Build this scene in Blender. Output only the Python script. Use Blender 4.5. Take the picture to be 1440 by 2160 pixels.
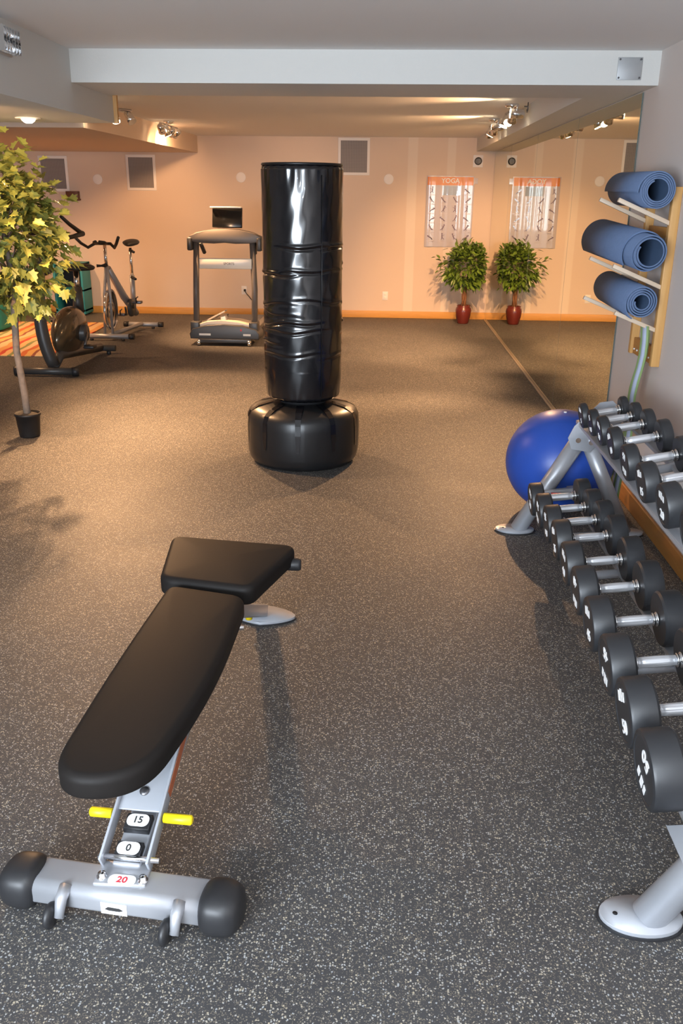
import bpy, bmesh, math, random
from mathutils import Vector, Matrix
from math import sin, cos, pi, radians, sqrt
random.seed(7)
for o in list(bpy.data.objects): bpy.data.objects.remove(o, do_unlink=True)
SC = bpy.context.scene
COL = SC.collection

# ------------------------------------------------------------------ camera, world, large lights
YAW, PITCH, ROLL, FPX, H = -.04827, .35071, .01135, 1831.9, 1.62
fw = Vector((sin(YAW)*cos(PITCH), cos(YAW)*cos(PITCH), -sin(PITCH)))
r0 = Vector((cos(YAW), -sin(YAW), 0)); u0 = r0.cross(fw)
rt = cos(ROLL)*r0 + sin(ROLL)*u0; up = -sin(ROLL)*r0 + cos(ROLL)*u0
cd = bpy.data.cameras.new('camera'); cam = bpy.data.objects.new('camera', cd); COL.objects.link(cam)
cam.matrix_world = Matrix((( rt.x, up.x, -fw.x, 0), (rt.y, up.y, -fw.y, 0), (rt.z, up.z, -fw.z, H), (0, 0, 0, 1)))
cd.sensor_fit = 'VERTICAL'; cd.sensor_height = 24; cd.lens = FPX*24/2160; cd.clip_start = .05
SC.camera = cam
SC.view_settings.view_transform = 'Standard'; SC.view_settings.look = 'None'
SC.view_settings.exposure = 0.0; SC.view_settings.gamma = 1; SC.view_settings.use_curve_mapping = False

W = bpy.data.worlds.new('world'); SC.world = W; W.use_nodes = True
W.node_tree.nodes['Background'].inputs[0].default_value = (.75, .85, 1, 1)
W.node_tree.nodes['Background'].inputs[1].default_value = .25

def light(name, kind, loc, power, color, rot=None, target=None, **kw):
    l = bpy.data.lights.new(name, kind); l.energy = power; l.color = color
    for k, v in kw.items(): setattr(l, k, v)
    o = bpy.data.objects.new(name, l); COL.objects.link(o); o.location = loc
    if target is not None:
        o.rotation_euler = (Vector(target)-Vector(loc)).to_track_quat('-Z', 'Y').to_euler()
    elif rot: o.rotation_euler = rot
    return o
COOL = (.79, .89, 1.0); WARM = (1.0, .55, .26)
# added cool fill panel behind the photographer, no window there, and the camera's own flash
light('cool_fill', 'AREA', (-1.9, -2.0, 1.35), 385, COOL, target=(.6, 4, 2.1), shape='RECTANGLE', size=2.6, size_y=1.3)
light('camera_flash', 'POINT', (-.10, .02, 1.66), 50, (.82, .91, 1.0), shadow_soft_size=.025)
SPOT_FLOOR, SPOT_WALL, SPOT_CEIL = 560, 72, 90
RECESS_W = 230

# ------------------------------------------------------------------ materials
def mat(name, col, rough=.5, metal=0, spec=.5, coat=0, emit=None, es=0, bump=None, noise=None, sub=0):
    m = bpy.data.materials.new(name); m.use_nodes = True
    n = m.node_tree.nodes; L = m.node_tree.links; b = n['Principled BSDF']
    b.inputs['Base Color'].default_value = (*col, 1); b.inputs['Roughness'].default_value = rough
    b.inputs['Metallic'].default_value = metal; b.inputs['Specular IOR Level'].default_value = spec
    b.inputs['Coat Weight'].default_value = coat
    if emit: b.inputs['Emission Color'].default_value = (*emit, 1); b.inputs['Emission Strength'].default_value = es
    if bump or noise:
        tc = n.new('ShaderNodeTexCoord')
    if noise:   # (scale, amount)
        t = n.new('ShaderNodeTexNoise'); t.inputs['Scale'].default_value = noise[0]; t.inputs['Detail'].default_value = 4
        L.new(tc.outputs['Object'], t.inputs['Vector'])
        mx = n.new('ShaderNodeMixRGB'); a = noise[1]
        mx.inputs[1].default_value = (*[c*(1-a) for c in col], 1); mx.inputs[2].default_value = (*[min(1, c*(1+a)) for c in col], 1)
        L.new(t.outputs['Fac'], mx.inputs[0]); L.new(mx.outputs[0], b.inputs['Base Color'])
    if bump:    # (scale, strength, distance)
        t = n.new('ShaderNodeTexNoise'); t.inputs['Scale'].default_value = bump[0]; t.inputs['Detail'].default_value = 3
        L.new(tc.outputs['Object'], t.inputs['Vector'])
        bp = n.new('ShaderNodeBump'); bp.inputs['Strength'].default_value = bump[1]; bp.inputs['Distance'].default_value = bump[2]
        L.new(t.outputs['Fac'], bp.inputs['Height']); L.new(bp.outputs[0], b.inputs['Normal'])
    return m

def wood(name, c1, c2, axis='Y', rough=.45):
    m = mat(name, c1, rough); n = m.node_tree.nodes; L = m.node_tree.links; b = n['Principled BSDF']
    tc = n.new('ShaderNodeTexCoord'); mp = n.new('ShaderNodeMapping')
    s = {'X': (1.5, 22, 22), 'Y': (22, 1.5, 22), 'Z': (22, 22, 1.5)}[axis]; mp.inputs['Scale'].default_value = s
    t = n.new('ShaderNodeTexNoise'); t.inputs['Scale'].default_value = 2; t.inputs['Detail'].default_value = 6; t.inputs['Distortion'].default_value = .8
    mx = n.new('ShaderNodeMixRGB'); mx.inputs[1].default_value = (*c1, 1); mx.inputs[2].default_value = (*c2, 1)
    L.new(tc.outputs['Object'], mp.inputs['Vector']); L.new(mp.outputs[0], t.inputs['Vector'])
    L.new(t.outputs['Fac'], mx.inputs[0]); L.new(mx.outputs[0], b.inputs['Base Color']); return m

def floor_mat():
    m = mat('rubber_floor', (.03, .033, .038), .45); n = m.node_tree.nodes; L = m.node_tree.links; b = n['Principled BSDF']
    tc = n.new('ShaderNodeTexCoord')
    def flecks(scale, thr, seed):
        mp = n.new('ShaderNodeMapping'); mp.inputs['Location'].default_value = (seed, seed*1.7, 0); L.new(tc.outputs['Object'], mp.inputs[0])
        wn = n.new('ShaderNodeTexNoise'); wn.inputs['Scale'].default_value = scale*1.3; wn.inputs['Detail'].default_value = 2
        L.new(mp.outputs[0], wn.inputs['Vector'])
        ad = n.new('ShaderNodeMixRGB'); ad.blend_type = 'ADD'; ad.inputs[0].default_value = .006
        L.new(mp.outputs[0], ad.inputs[1]); L.new(wn.outputs['Color'], ad.inputs[2])
        v = n.new('ShaderNodeTexVoronoi'); v.inputs['Scale'].default_value = scale; L.new(ad.outputs[0], v.inputs['Vector'])
        sx = n.new('ShaderNodeSeparateColor'); L.new(v.outputs['Color'], sx.inputs[0])
        g = n.new('ShaderNodeMath'); g.operation = 'GREATER_THAN'; g.inputs[1].default_value = thr; L.new(sx.outputs[0], g.inputs[0])
        d = n.new('ShaderNodeMath'); d.operation = 'LESS_THAN'; d.inputs[1].default_value = .42; L.new(v.outputs['Distance'], d.inputs[0])
        q = n.new('ShaderNodeMath'); q.operation = 'MULTIPLY'; L.new(g.outputs[0], q.inputs[0]); L.new(d.outputs[0], q.inputs[1])
        return q, sx
    q1, s1 = flecks(185, .70, 0); q2, s2 = flecks(300, .60, 3.3)
    fc = n.new('ShaderNodeValToRGB'); e = fc.color_ramp.elements
    e[0].color = (.42, .36, .26, 1); e[1].color = (.34, .36, .38, 1); L.new(s1.outputs[1], fc.inputs[0])
    nz = n.new('ShaderNodeTexNoise'); nz.inputs['Scale'].default_value = 2.2; nz.inputs['Detail'].default_value = 5; L.new(tc.outputs['Object'], nz.inputs['Vector'])
    bs = n.new('ShaderNodeMixRGB'); bs.inputs[1].default_value = (.037, .037, .040, 1); bs.inputs[2].default_value = (.065, .063, .064, 1); L.new(nz.outputs['Fac'], bs.inputs[0])
    m1 = n.new('ShaderNodeMixRGB'); L.new(q2.outputs[0], m1.inputs[0]); L.new(bs.outputs[0], m1.inputs[1]); m1.inputs[2].default_value = (.20, .175, .135, 1)
    m2 = n.new('ShaderNodeMixRGB'); L.new(q1.outputs[0], m2.inputs[0]); L.new(m1.outputs[0], m2.inputs[1]); L.new(fc.outputs[0], m2.inputs[2])
    L.new(m2.outputs[0], b.inputs['Base Color'])
    # roll seams every 1.22 m
    sp = n.new('ShaderNodeSeparateXYZ'); L.new(tc.outputs['Object'], sp.inputs[0])
    a = n.new('ShaderNodeMath'); a.operation = 'PINGPONG'; a.inputs[1].default_value = .61; L.new(sp.outputs[0], a.inputs[0])
    a2 = n.new('ShaderNodeMath'); a2.operation = 'LESS_THAN'; a2.inputs[1].default_value = .0012; L.new(a.outputs[0], a2.inputs[0])
    hz = n.new('ShaderNodeTexNoise'); hz.inputs['Scale'].default_value = 260; L.new(tc.outputs['Object'], hz.inputs['Vector'])
    sb = n.new('ShaderNodeMath'); sb.operation = 'SUBTRACT'; L.new(hz.outputs['Fac'], sb.inputs[0]); L.new(a2.outputs[0], sb.inputs[1])
    bp = n.new('ShaderNodeBump'); bp.inputs['Strength'].default_value = .35; bp.inputs['Distance'].default_value = .0015
    L.new(sb.outputs[0], bp.inputs['Height']); L.new(bp.outputs[0], b.inputs['Normal'])
    rr = n.new('ShaderNodeMapRange'); rr.inputs[3].default_value = .50; rr.inputs[4].default_value = .66; b.inputs['Specular IOR Level'].default_value = .32; L.new(nz.outputs['Fac'], rr.inputs[0]); L.new(rr.outputs[0], b.inputs['Roughness'])
    return m

def wall_mat(name, col, strips=()):
    m = mat(name, col, .75, bump=(160, .25, .002)); n = m.node_tree.nodes; L = m.node_tree.links; b = n['Principled BSDF']
    if strips:
        tc = n.new('ShaderNodeTexCoord'); sp = n.new('ShaderNodeSeparateXYZ'); L.new(tc.outputs['Object'], sp.inputs[0]); last = None
        for x, w in strips:
            s = n.new('ShaderNodeMath'); s.operation = 'SUBTRACT'; s.inputs[1].default_value = x; L.new(sp.outputs[0], s.inputs[0])
            a = n.new('ShaderNodeMath'); a.operation = 'ABSOLUTE'; L.new(s.outputs[0], a.inputs[0])
            k = n.new('ShaderNodeMapRange'); k.inputs[1].default_value = w*.8; k.inputs[2].default_value = w; k.inputs[3].default_value = 1; k.inputs[4].default_value = 0; L.new(a.outputs[0], k.inputs[0])
            if last is None: last = k.outputs[0]
            else:
                q = n.new('ShaderNodeMath'); q.operation = 'MAXIMUM'; L.new(last, q.inputs[0]); L.new(k.outputs[0], q.inputs[1]); last = q.outputs[0]
        mu = n.new('ShaderNodeMath'); mu.operation = 'MULTIPLY'; mu.inputs[1].default_value = .25; L.new(last, mu.inputs[0])
        mx = n.new('ShaderNodeMixRGB'); mx.inputs[1].default_value = (*col, 1); mx.inputs[2].default_value = (.86, .83, .76, 1)
        L.new(mu.outputs[0], mx.inputs[0]); L.new(mx.outputs[0], b.inputs['Base Color'])
    return m

M = dict(
    floor=floor_mat(),
    wall=wall_mat('wall_paint_beige', (.64, .57, .53)),
    wall_back=wall_mat('wall_paint_taped', (.66, .53, .43), ((.29, .07), (.80, .06))),
    white=wall_mat('white_beam_paint', (.64, .63, .60)),
    ceil=wall_mat('ceiling_paint', (.80, .785, .77)),
    pine=wood('pine_trim', (.70, .38, .10), (.50, .22, .045), 'X'),
    pine_y=wood('pine_board', (.62, .30, .08), (.42, .17, .03), 'Y'),
    pine_z=wood('pine_rail', (.72, .42, .16), (.55, .27, .07), 'Z'),
    peg=wood('pale_peg_wood', (.74, .60, .46), (.60, .44, .30), 'X'),
    mirror=mat('mirror_glass', (.80, .80, .66), .015, 1),
    mirror_edge=mat('mirror_edge', (.10, .14, .13), .3),
    channel=mat('aluminium_channel', (.40, .34, .27), .4, .5),
    vinyl=mat('black_vinyl_pad', (.013, .011, .010), .55, spec=.15, bump=(90, .15, .001)),
    bag=mat('black_shiny_vinyl', (.006, .006, .008), .20, spec=.7, coat=.3),
    bagbase=mat('black_base_vinyl', (.012, .012, .013), .36, spec=.55),
    rubber=mat('black_urethane', (.024, .025, .028), .42, spec=.5),
    rubber2=mat('black_rubber_cap', (.02, .02, .022), .45, spec=.5),
    silver=mat('silver_powder_coat', (.42, .43, .46), .38, .45, bump=(500, .12, .0006)),
    silver2=mat('pale_silver_plate', (.42, .44, .48), .4, .3),
    chrome=mat('chrome', (.85, .86, .88), .16, 1),
    chrome_r=mat('knurled_chrome', (.80, .82, .86), .36, .55),
    steel=mat('dark_steel', (.16, .16, .17), .35, .8),
    yellow=mat('yellow_grip', (.88, .68, .01), .4),
    blue=mat('blue_vinyl_ball', (.020, .075, .40), .38, spec=.5, bump=(25, .05, .002)),
    mat_blue=mat('blue_yoga_mat', (.11, .165, .29), .8, noise=(60, .12)),
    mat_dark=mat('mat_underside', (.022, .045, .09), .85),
    label=mat('white_label', (.86, .86, .86), .5),
    ink=mat('black_ink', (.03, .03, .03), .6),
    red=mat('red_ink', (.70, .04, .06), .5),
    orange=mat('orange_print', (.66, .20, .02), .35, coat=.2),
    rust=mat('rust_warning_label', (.42, .12, .05), .5),
    paper=mat('laminated_paper', (.46, .42, .44), .25, coat=.5),
    paper_blue=mat('poster_blue_print', (.27, .33, .42), .25, coat=.5),
    fig=mat('poster_dark_print', (.13, .08, .12), .4, coat=.6),
    fig2=mat('poster_grey_print', (.50, .44, .44), .4, coat=.6),
    terra=mat('dark_red_glaze', (.12, .018, .014), .25, spec=.6),
    potblack=mat('black_plastic_pot', (.012, .012, .013), .5),
    soil=mat('soil', (.06, .05, .04), .9, noise=(60, .5)),
    bark=mat('grey_bark', (.24, .19, .15), .85, noise=(30, .35), bump=(40, .6, .01)),
    bark2=mat('brown_bark', (.20, .09, .04), .8, noise=(30, .35)),
    leaf=mat('ficus_leaf', (.10, .17, .022), .38, noise=(9, .55)),
    leaf2=mat('lobed_leaf', (.25, .27, .06), .42, noise=(7, .65)),
    grey=mat('charcoal_plastic', (.05, .048, .047), .4),
    greyl=mat('grey_console_plastic', (.12, .105, .095), .45),
    gold=mat('bronze_shroud', (.10, .075, .045), .22, .5, coat=.5),
    white_pl=mat('white_plastic', (.80, .77, .70), .35),
    hood=mat('cream_hood', (.62, .55, .46), .4),
    screen=mat('black_screen', (.008, .008, .008), .15),
    vent_w=mat('vent_frame_white', (.80, .76, .74), .5),
    vent_d=mat('vent_dark', (.17, .15, .145), .6),
    vent_g=mat('vent_mesh', (.34, .30, .28), .5),
    teal=mat('teal_paint', (.02, .22, .26), .5),
    tealf=mat('teal_fabric', (.015, .27, .24), .7),
    dark=mat('dark_void', (.01, .01, .012), .7),
    brown=wood('brown_wood', (.16, .06, .025), (.09, .03, .012), 'X'),
    galv=mat('galvanised_plate', (.42, .43, .44), .5, .5, noise=(14, .15)),
    green=mat('lime_webbing', (.26, .36, .14), .8),
    lav=mat('lavender_webbing', (.40, .44, .56), .8),
    bulb=mat('halogen_bulb', (1, .9, .7), .3, emit=(1, .80, .52), es=28),
    lens=mat('clear_lens', (.75, .77, .78), .12, .7),
)

# ------------------------------------------------------------------ mesh helpers
class MB:
    def __init__(s): s.b = bmesh.new(); s.mi = 0
    def _f(s, vs, sm=False):
        try:
            f = s.b.faces.new(vs); f.material_index = s.mi; f.smooth = sm; return f
        except ValueError: return None
    def box(s, c, d, rot=None, bev=0, seg=2):
        g = bmesh.new(); bmesh.ops.create_cube(g, size=1)
        for v in g.verts: v.co = Vector((v.co.x*d[0], v.co.y*d[1], v.co.z*d[2]))
        if bev: bmesh.ops.bevel(g, geom=list(g.edges), offset=bev, segments=seg, profile=.5, affect='EDGES')
        R = rot if rot is not None else Matrix.Identity(3)
        s._merge(g, lambda p: R @ p + Vector(c), sm=bool(bev) and seg > 1)
        return s
    def _merge(s, g, fn, sm=False):
        mp = {}
        for v in g.verts: mp[v] = s.b.verts.new(fn(v.co))
        for f in g.faces: s._f([mp[v] for v in f.verts], sm)
        g.free()
    def tube(s, pts, r, n=16, cap=True, sm=True):
        pts = [Vector(p) for p in pts]; rs = r if isinstance(r, (list, tuple)) else [r]*len(pts)
        t0 = (pts[1]-pts[0]).normalized(); ref = Vector((0, 0, 1)) if abs(t0.z) < .9 else Vector((1, 0, 0))
        u = t0.cross(ref).normalized(); rings = []
        for i, p in enumerate(pts):
            t = ((pts[min(i+1, len(pts)-1)]-p).normalized() + (p-pts[max(i-1, 0)]).normalized()).normalized()
            u = (u - t*u.dot(t)).normalized(); w = t.cross(u)
            rings.append([s.b.verts.new(p + (u*cos(2*pi*k/n)+w*sin(2*pi*k/n))*rs[i]) for k in range(n)])
        for a, b in zip(rings, rings[1:]):
            for k in range(n): s._f([a[k], a[(k+1) % n], b[(k+1) % n], b[k]], sm)
        if cap: s._f(rings[0][::-1]); s._f(rings[-1])
        return s
    def lathe(s, prof, c=(0, 0, 0), axis='Z', n=32, fn=None, sm=True):
        c = Vector(c); rings = []
        for (r, z) in prof:
            ring = []
            for k in range(n):
                a = 2*pi*k/n; rr = r*(fn(a, z) if fn else 1)
                p = Vector((rr*cos(a), rr*sin(a), z))
                if axis == 'X': p = Vector((z, rr*cos(a), rr*sin(a)))
                if axis == 'Y': p = Vector((rr*cos(a), z, rr*sin(a)))
                ring.append(s.b.verts.new(c+p))
            rings.append(ring)
        for a, b in zip(rings, rings[1:]):
            for k in range(n): s._f([a[k], a[(k+1) % n], b[(k+1) % n], b[k]], sm)
        s._f(rings[0][::-1]); s._f(rings[-1])
        return s
    def prism(s, poly, h, fn=lambda x, y, z: Vector((x, y, z)), z0=0, bev=0, seg=3):
        g = bmesh.new(); lo = [g.verts.new((x, y, z0)) for x, y in poly]; hi = [g.verts.new((x, y, z0+h)) for x, y in poly]
        g.faces.new(lo[::-1]); g.faces.new(hi); n = len(poly)
        for k in range(n): g.faces.new([lo[k], lo[(k+1) % n], hi[(k+1) % n], hi[k]])
        if bev:
            es = [e for e in g.edges if abs(e.verts[0].co.z-e.verts[1].co.z) < 1e-6]
            bmesh.ops.bevel(g, geom=es, offset=bev, segments=seg, profile=.6, affect='EDGES')
        s._merge(g, lambda p: fn(p.x, p.y, p.z), sm=bool(bev)); return s
    def quad(s, a, b, c, d): s._f([s.b.verts.new(p) for p in (a, b, c, d)]); return s
    def build(s, name, m, parent=None, off=None):
        bmesh.ops.recalc_face_normals(s.b, faces=list(s.b.faces))
        if off is not None:
            for v in s.b.verts: v.co -= Vector(off)
        me = bpy.data.meshes.new(name); s.b.to_mesh(me); s.b.free()
        for q in (m if isinstance(m, (list, tuple)) else [m]): me.materials.append(q)
        o = bpy.data.objects.new(name, me); COL.objects.link(o)
        if parent: o.parent = parent
        return o

def tag(o, label=None, cat=None, group=None, kind=None, loc=None):
    if label: o['label'] = label
    if cat: o['category'] = cat
    if group: o['group'] = group
    if kind: o['kind'] = kind
    if loc is not None: o.location = loc
    return o
def thing(name, label, cat, loc=(0, 0, 0), group=None, rz=0):
    o = bpy.data.objects.new(name, None); COL.objects.link(o); o.empty_display_size = .1
    o.rotation_euler = (0, 0, rz); return tag(o, label, cat, group, loc=loc)
def struct(name, mb, m, label=None):
    o = mb.build(name, m); o['kind'] = 'structure'
    if label: o['label'] = label
    return o
def smooth_split(o, ang=40):
    for p in o.data.polygons: p.use_smooth = True
    try: o.data.set_sharp_from_angle(angle=radians(ang))
    except Exception: pass
    return o
def text_mesh(txt, size, depth=.0008, squash=1.0):
    cu = bpy.data.curves.new('t', 'FONT'); cu.body = txt; cu.size = size; cu.extrude = depth; cu.align_x = 'CENTER'; cu.align_y = 'CENTER'; cu.resolution_u = 3
    cu.offset = size*.018
    o = bpy.data.objects.new('t', cu); COL.objects.link(o); bpy.context.view_layer.update()
    me = bpy.data.meshes.new_from_object(o.evaluated_get(bpy.context.evaluated_depsgraph_get()))
    bpy.data.objects.remove(o); bpy.data.curves.remove(cu); me.materials.clear(); return me
def text_obj(name, txt, size, m, parent, mtx, depth=.0008):
    me = text_mesh(txt, size, depth); me.transform(mtx); me.materials.append(m)
    o = bpy.data.objects.new(name, me); COL.objects.link(o); o.parent = parent; return o
def frame(origin, x, y):
    x = Vector(x).normalized(); z = x.cross(Vector(y)).normalized(); y = z.cross(x)
    return Matrix(((x.x, y.x, z.x, origin[0]), (x.y, y.y, z.y, origin[1]), (x.z, y.z, z.z, origin[2]), (0, 0, 0, 1)))
def rot3(ax, deg): return Matrix.Rotation(radians(deg), 3, ax)
def bez(p0, p1, p2, n=10): return [tuple((1-t)**2*a+2*t*(1-t)*b+t*t*c for a, b, c in zip(p0, p1, p2)) for t in [i/n for i in range(n+1)]]

# ------------------------------------------------------------------ room shell
XW, YB, ZC = 1.376, 12.4, 2.33
XL, YF = -7.0, -3.0
struct('floor', MB().box(((XL+XW)/2, (YB+YF)/2, -.05), (XW-XL+.4, YB-YF+.4, .1)), M['floor'])
struct('ceiling', MB().box(((XL+XW)/2, (YB+YF)/2, ZC+.05), (XW-XL+.4, YB-YF+.4, .1)), M['ceil'])
struct('wall_right', MB().box((XW+.05, (YB+YF)/2, ZC/2), (.1, YB-YF+.2, ZC)), M['wall'])
struct('wall_back', MB().box(((XL+XW)/2, YB+.05, ZC/2), (XW-XL, .1, ZC)), M['wall_back'])
struct('wall_left', MB().box((XL-.05, (YB+YF)/2, ZC/2), (.1, YB-YF+.2, ZC)), M['wall'])
struct('wall_front', MB().box(((XL+XW)/2, YF-.05, ZC/2), (XW-XL, .1, ZC)), M['wall'])
struct('trim_1', MB().box(((-1.72+XW)/2, (5.08+5.72)/2, (2.168+ZC)/2), (XW+1.72, .64, ZC-2.168)), M['white'], 'white ceiling beam across the room')
struct('trim_2', MB().box(((XL-1.72)/2, (YF+5.82)/2, (2.02+ZC)/2), (-1.72-XL, 5.82-YF, ZC-2.02)), M['white'], 'left ceiling soffit')
struct('trim_3', MB().box(((XL-2.57)/2, (7.8+YB)/2, (2.12+ZC)/2), (-2.57-XL, YB-7.8, ZC-2.12)), M['wall_back'], 'dropped ceiling box over the bikes')
struct('trim_4', MB().box(((1.12+XW)/2, (5.72+YB)/2, (2.168+ZC)/2), (XW-1.12, YB-5.72, ZC-2.168)), M['white'], 'bulkhead above the mirrors')
struct('trim_5', MB().box((-1.715, 5.83, 2.175), (.035, .03, .31)), M['pine_z'], 'pine corner trim on the soffit end')
struct('baseboard_back', MB().box(((XL+XW)/2, YB-.008, .047), (XW-XL, .016, .094), bev=.003), M['pine'])
struct('baseboard_right', MB().box((XW-.008, (YF+5.30)/2, .047), (.016, 5.30-YF, .094), bev=.003), M['pine_y'])
struct('trim_6', MB().box((1.360, (5.33+YB)/2, .005), (.026, YB-5.33, .010), bev=.003), M['channel'], 'metal strip along the foot of the mirrors')

# mirrors
ys = [5.33, 7.02, 8.90, 10.76, 12.38]
names = ['nearest wall mirror panel, its front edge beside the mat rack', 'second wall mirror panel from the mat rack', 'third wall mirror panel from the mat rack', 'farthest wall mirror panel, reflecting the poster and potted plant']
for i in range(4):
    a, b = ys[i]+.002, ys[i+1]-.002
    t = thing('mirror_panel', names[i], 'mirror', (1.37, (a+b)/2, .013), 'wall mirror panels')
    MB().box((0, 0, 1.074), (.006, b-a, 2.148)).build('mirror_glass', M['mirror'], t)
    for yy in (a, b): MB().box((-.0005, yy-(a+b)/2, 1.074), (.0055, .003, 2.148)).build('edge', M['mirror_edge'], t)

# ------------------------------------------------------------------ light fixtures and spots
def aim(frm, to): return (Vector(to)-Vector(frm)).normalized()
def track(label, cx, cy, n, length, targets, dirv=(0, 1, 0), cold=()):
    t = thing('track_light', label, 'light fixture', (cx, cy, ZC), 'track lights on the ceiling')
    d = Vector(dirv).normalized()
    MB().lathe([(.001, 0), (.055, 0), (.055, -.02), (.03, -.03), (.001, -.03)], n=20).build('canopy', M['chrome'], t)
    MB().tube([-d*length/2+Vector((0, 0, -.045)), d*length/2+Vector((0, 0, -.045))], .011, 10).build('rail', M['chrome'], t)
    for i in range(n):
        f = (i/(n-1)-.5) if n > 1 else 0
        p = d*length*f*.92 + Vector((0, 0, -.10)); w = Vector((cx, cy, ZC))+p
        v = aim(w, targets[i % len(targets)])
        h = MB(); back = p - v*.05; front = p + v*.05
        h.tube([back-v*.012, back, p, front], [.014, .032, .034, .040], 16)
        h.tube([p, p+Vector((0, 0, .055))], .007, 8)
        hd = h.build('lamp_head', M['chrome'], t)
        if i not in cold:
            MB().tube([front+v*.0005, front+v*.004], [.034, .034], 16).build('bulb', M['bulb'], hd)
            q = w + v*.062
            tz = targets[i][2]
            pw, cone = (SPOT_FLOOR, 66) if tz < .1 else (330, 62) if tz < .4 else (SPOT_WALL, 100) if tz < 1.2 else (260, 60) if tz < 2 else (SPOT_CEIL, 80)
            light('spot', 'SPOT', q, pw, WARM, target=q+v, spot_size=radians(cone), spot_blend=.7 if tz < 2 else 1, shadow_soft_size=.03)
track('right track light nearest the beam, shining along the mirrors', .98, 7.9, 4, .75, [(-1.2, 7.6, 2.33), (.9, 10.0, 0), (.15, 6.1, 0), (.0, 8.0, 0)], cold=())
track('right track light nearer the back wall, above the poster', 1.0, 9.35, 4, .75, [(-1.0, 10.2, 2.33), (1.0, 12.4, .3), (-.1, 10.0, 0), (.4, 12.4, .6)])
track('left track light with four heads over the spin bike', -2.36, 9.95, 4, .75, [(-2.5, 12.4, .9), (-1.6, 10.5, 0), (-3.6, 12.4, 1.0), (-4.3, 12.4, 1.15)])
track('left track light just behind the end of the soffit', -2.42, 8.0, 4, .50, [(-1.3, 5.9, 0), (-2.6, 5.6, 1.3), (-1.8, 7.2, 0), (-.8, 7.2, 0)], dirv=(.6, .8, 0), cold=(3,))
def recessed(x, y, label, z=2.02, pw=None, to=None):
    t = thing('recessed_light', label, 'light fixture', (x, y, z), 'recessed ceiling lights')
    MB().lathe([(.045, -.001), (.075, -.001), (.072, -.006), (.045, -.006)], n=28).build('trim_ring', M['white_pl'], t)
    MB().lathe([(.001, -.030), (.02, -.028), (.036, -.016), (.042, -.002), (.001, -.002)], n=24).build('bulb', M['bulb'], t)
    light('recessed_lamp', 'SPOT', (x, y, z-.045), pw or RECESS_W, WARM, target=to or (-1.6, 4.85, 0), spot_size=radians(104), spot_blend=.8, shadow_soft_size=.045)
recessed(-2.12, 5.45, 'glowing recessed light in the soffit above the leafy tree')
recessed(-2.15, 4.25, 'added fill light in the soffit nearer than the leafy tree, unseen beyond the left edge', 2.02, 190, (-2.50, 5.75, 1.25))  # added lamp out of view, brightens the front of the tree
recessed(-4.75, 10.2, 'added unseen fill light in the dropped box above the striped rug', 2.12, 260, (-4.4, 11.0, 0))  # added lamp out of view, lifts the left back wall and floor
recessed(-4.6, 8.4, 'added unseen fill light in the dropped box left of the upright bike', 2.12, 200, (-4.2, 8.6, 0))  # second added lamp out of view, more warm fill for the left side
# ------------------------------------------------------------------ things on the walls and ceiling
def vent(x, z, w, h, label):
    t = thing('air_vent', label, 'air vent', (x, YB, z), 'wall vents')
    MB().box((0, -.006, 0), (w, .012, h), bev=.003).build('frame', M['vent_w'], t)
    b = MB(); b.box((0, -.0125, 0), (w-.07, .002, h-.07)); b.build('backing', M['vent_d'], t)
    g = MB(); nx, nz = 16, 22
    for i in range(1, nx): g.box((-(w-.07)/2+i*(w-.07)/nx, -.0145, 0), (.0035, .002, h-.07))
    for j in range(1, nz): g.box((0, -.015, -(h-.07)/2+j*(h-.07)/nz), (w-.07, .003, .004))
    g.build('grille', M['vent_g'], t)
vent(-.487, 2.09, .42, .46, 'white framed wall vent high behind the punching bag')
vent(-3.35, 1.865, .40, .45, 'white framed wall vent between the leafy tree and treadmill')
vent(-4.55, 1.84, .40, .45, 'white framed wall vent half hidden by the leafy tree')
for x, z, l in ((-3.953, 1.776, 'between the two left vents'), (-2.0, 1.819, 'just left of the punching bag'), (-.02, 1.815, 'between the middle vent and the poster')):
    o = MB().lathe([(.066, 0), (.066, -.004), (.06, -.007), (.001, -.007)], axis='Y', n=28).build('blank_plate', M['vent_w'])
    tag(o, 'round pale blank plate on back wall, ' + l, 'blank plate', 'round blank plates', loc=(x, YB, z))
t = thing('wall_speaker', 'small round black speaker on white plate above the poster', 'speaker', (1.148, YB, 2.048))
MB().box((0, -.004, 0), (.13, .008, .15), bev=.003).build('plate', M['vent_w'], t)
MB().lathe([(.048, -.008), (.048, -.03), (.03, -.035), (.012, -.026), (.001, -.03)], axis='Y', n=24).build('cone', M['grey'], t)
for x, z, l in ((-.026, .30, 'white wall outlet right of the punching bag'), (-1.997, .345, 'white wall outlet behind the treadmill')):
    t = thing('wall_outlet', l, 'outlet', (x, YB, z), 'wall outlets')
    MB().box((0, -.003, 0), (.075, .006, .115), bev=.002).build('plate', M['vent_w'], t)
    s = MB(); 
    for zz in (-.022, .022): s.box((0, -.007, zz), (.034, .003, .028), bev=.001)
    s.build('socket', M['white_pl'], t)
t = thing('cover_plate', 'square galvanised cover plate on right end of white beam', 'cover plate', (1.22, 5.08, 2.246))
MB().box((0, -.003, 0), (.125, .006, .105), bev=.001).build('plate', M['galv'], t)
for a in (-1, 1):
    for b in (-1, 1): MB().lathe([(.005, -.006), (.005, -.008), (.001, -.009)], (a*.053, 0, b*.043), axis='Y', n=10).build('screw', M['steel'], t)
t = thing('emergency_light', 'clear ribbed emergency light on the grey soffit face', 'emergency light', (-1.72, 4.18, 2.235))
MB().box((.008, 0, 0), (.016, .20, .11), bev=.004).build('back_plate', M['galv'], t)
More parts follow.
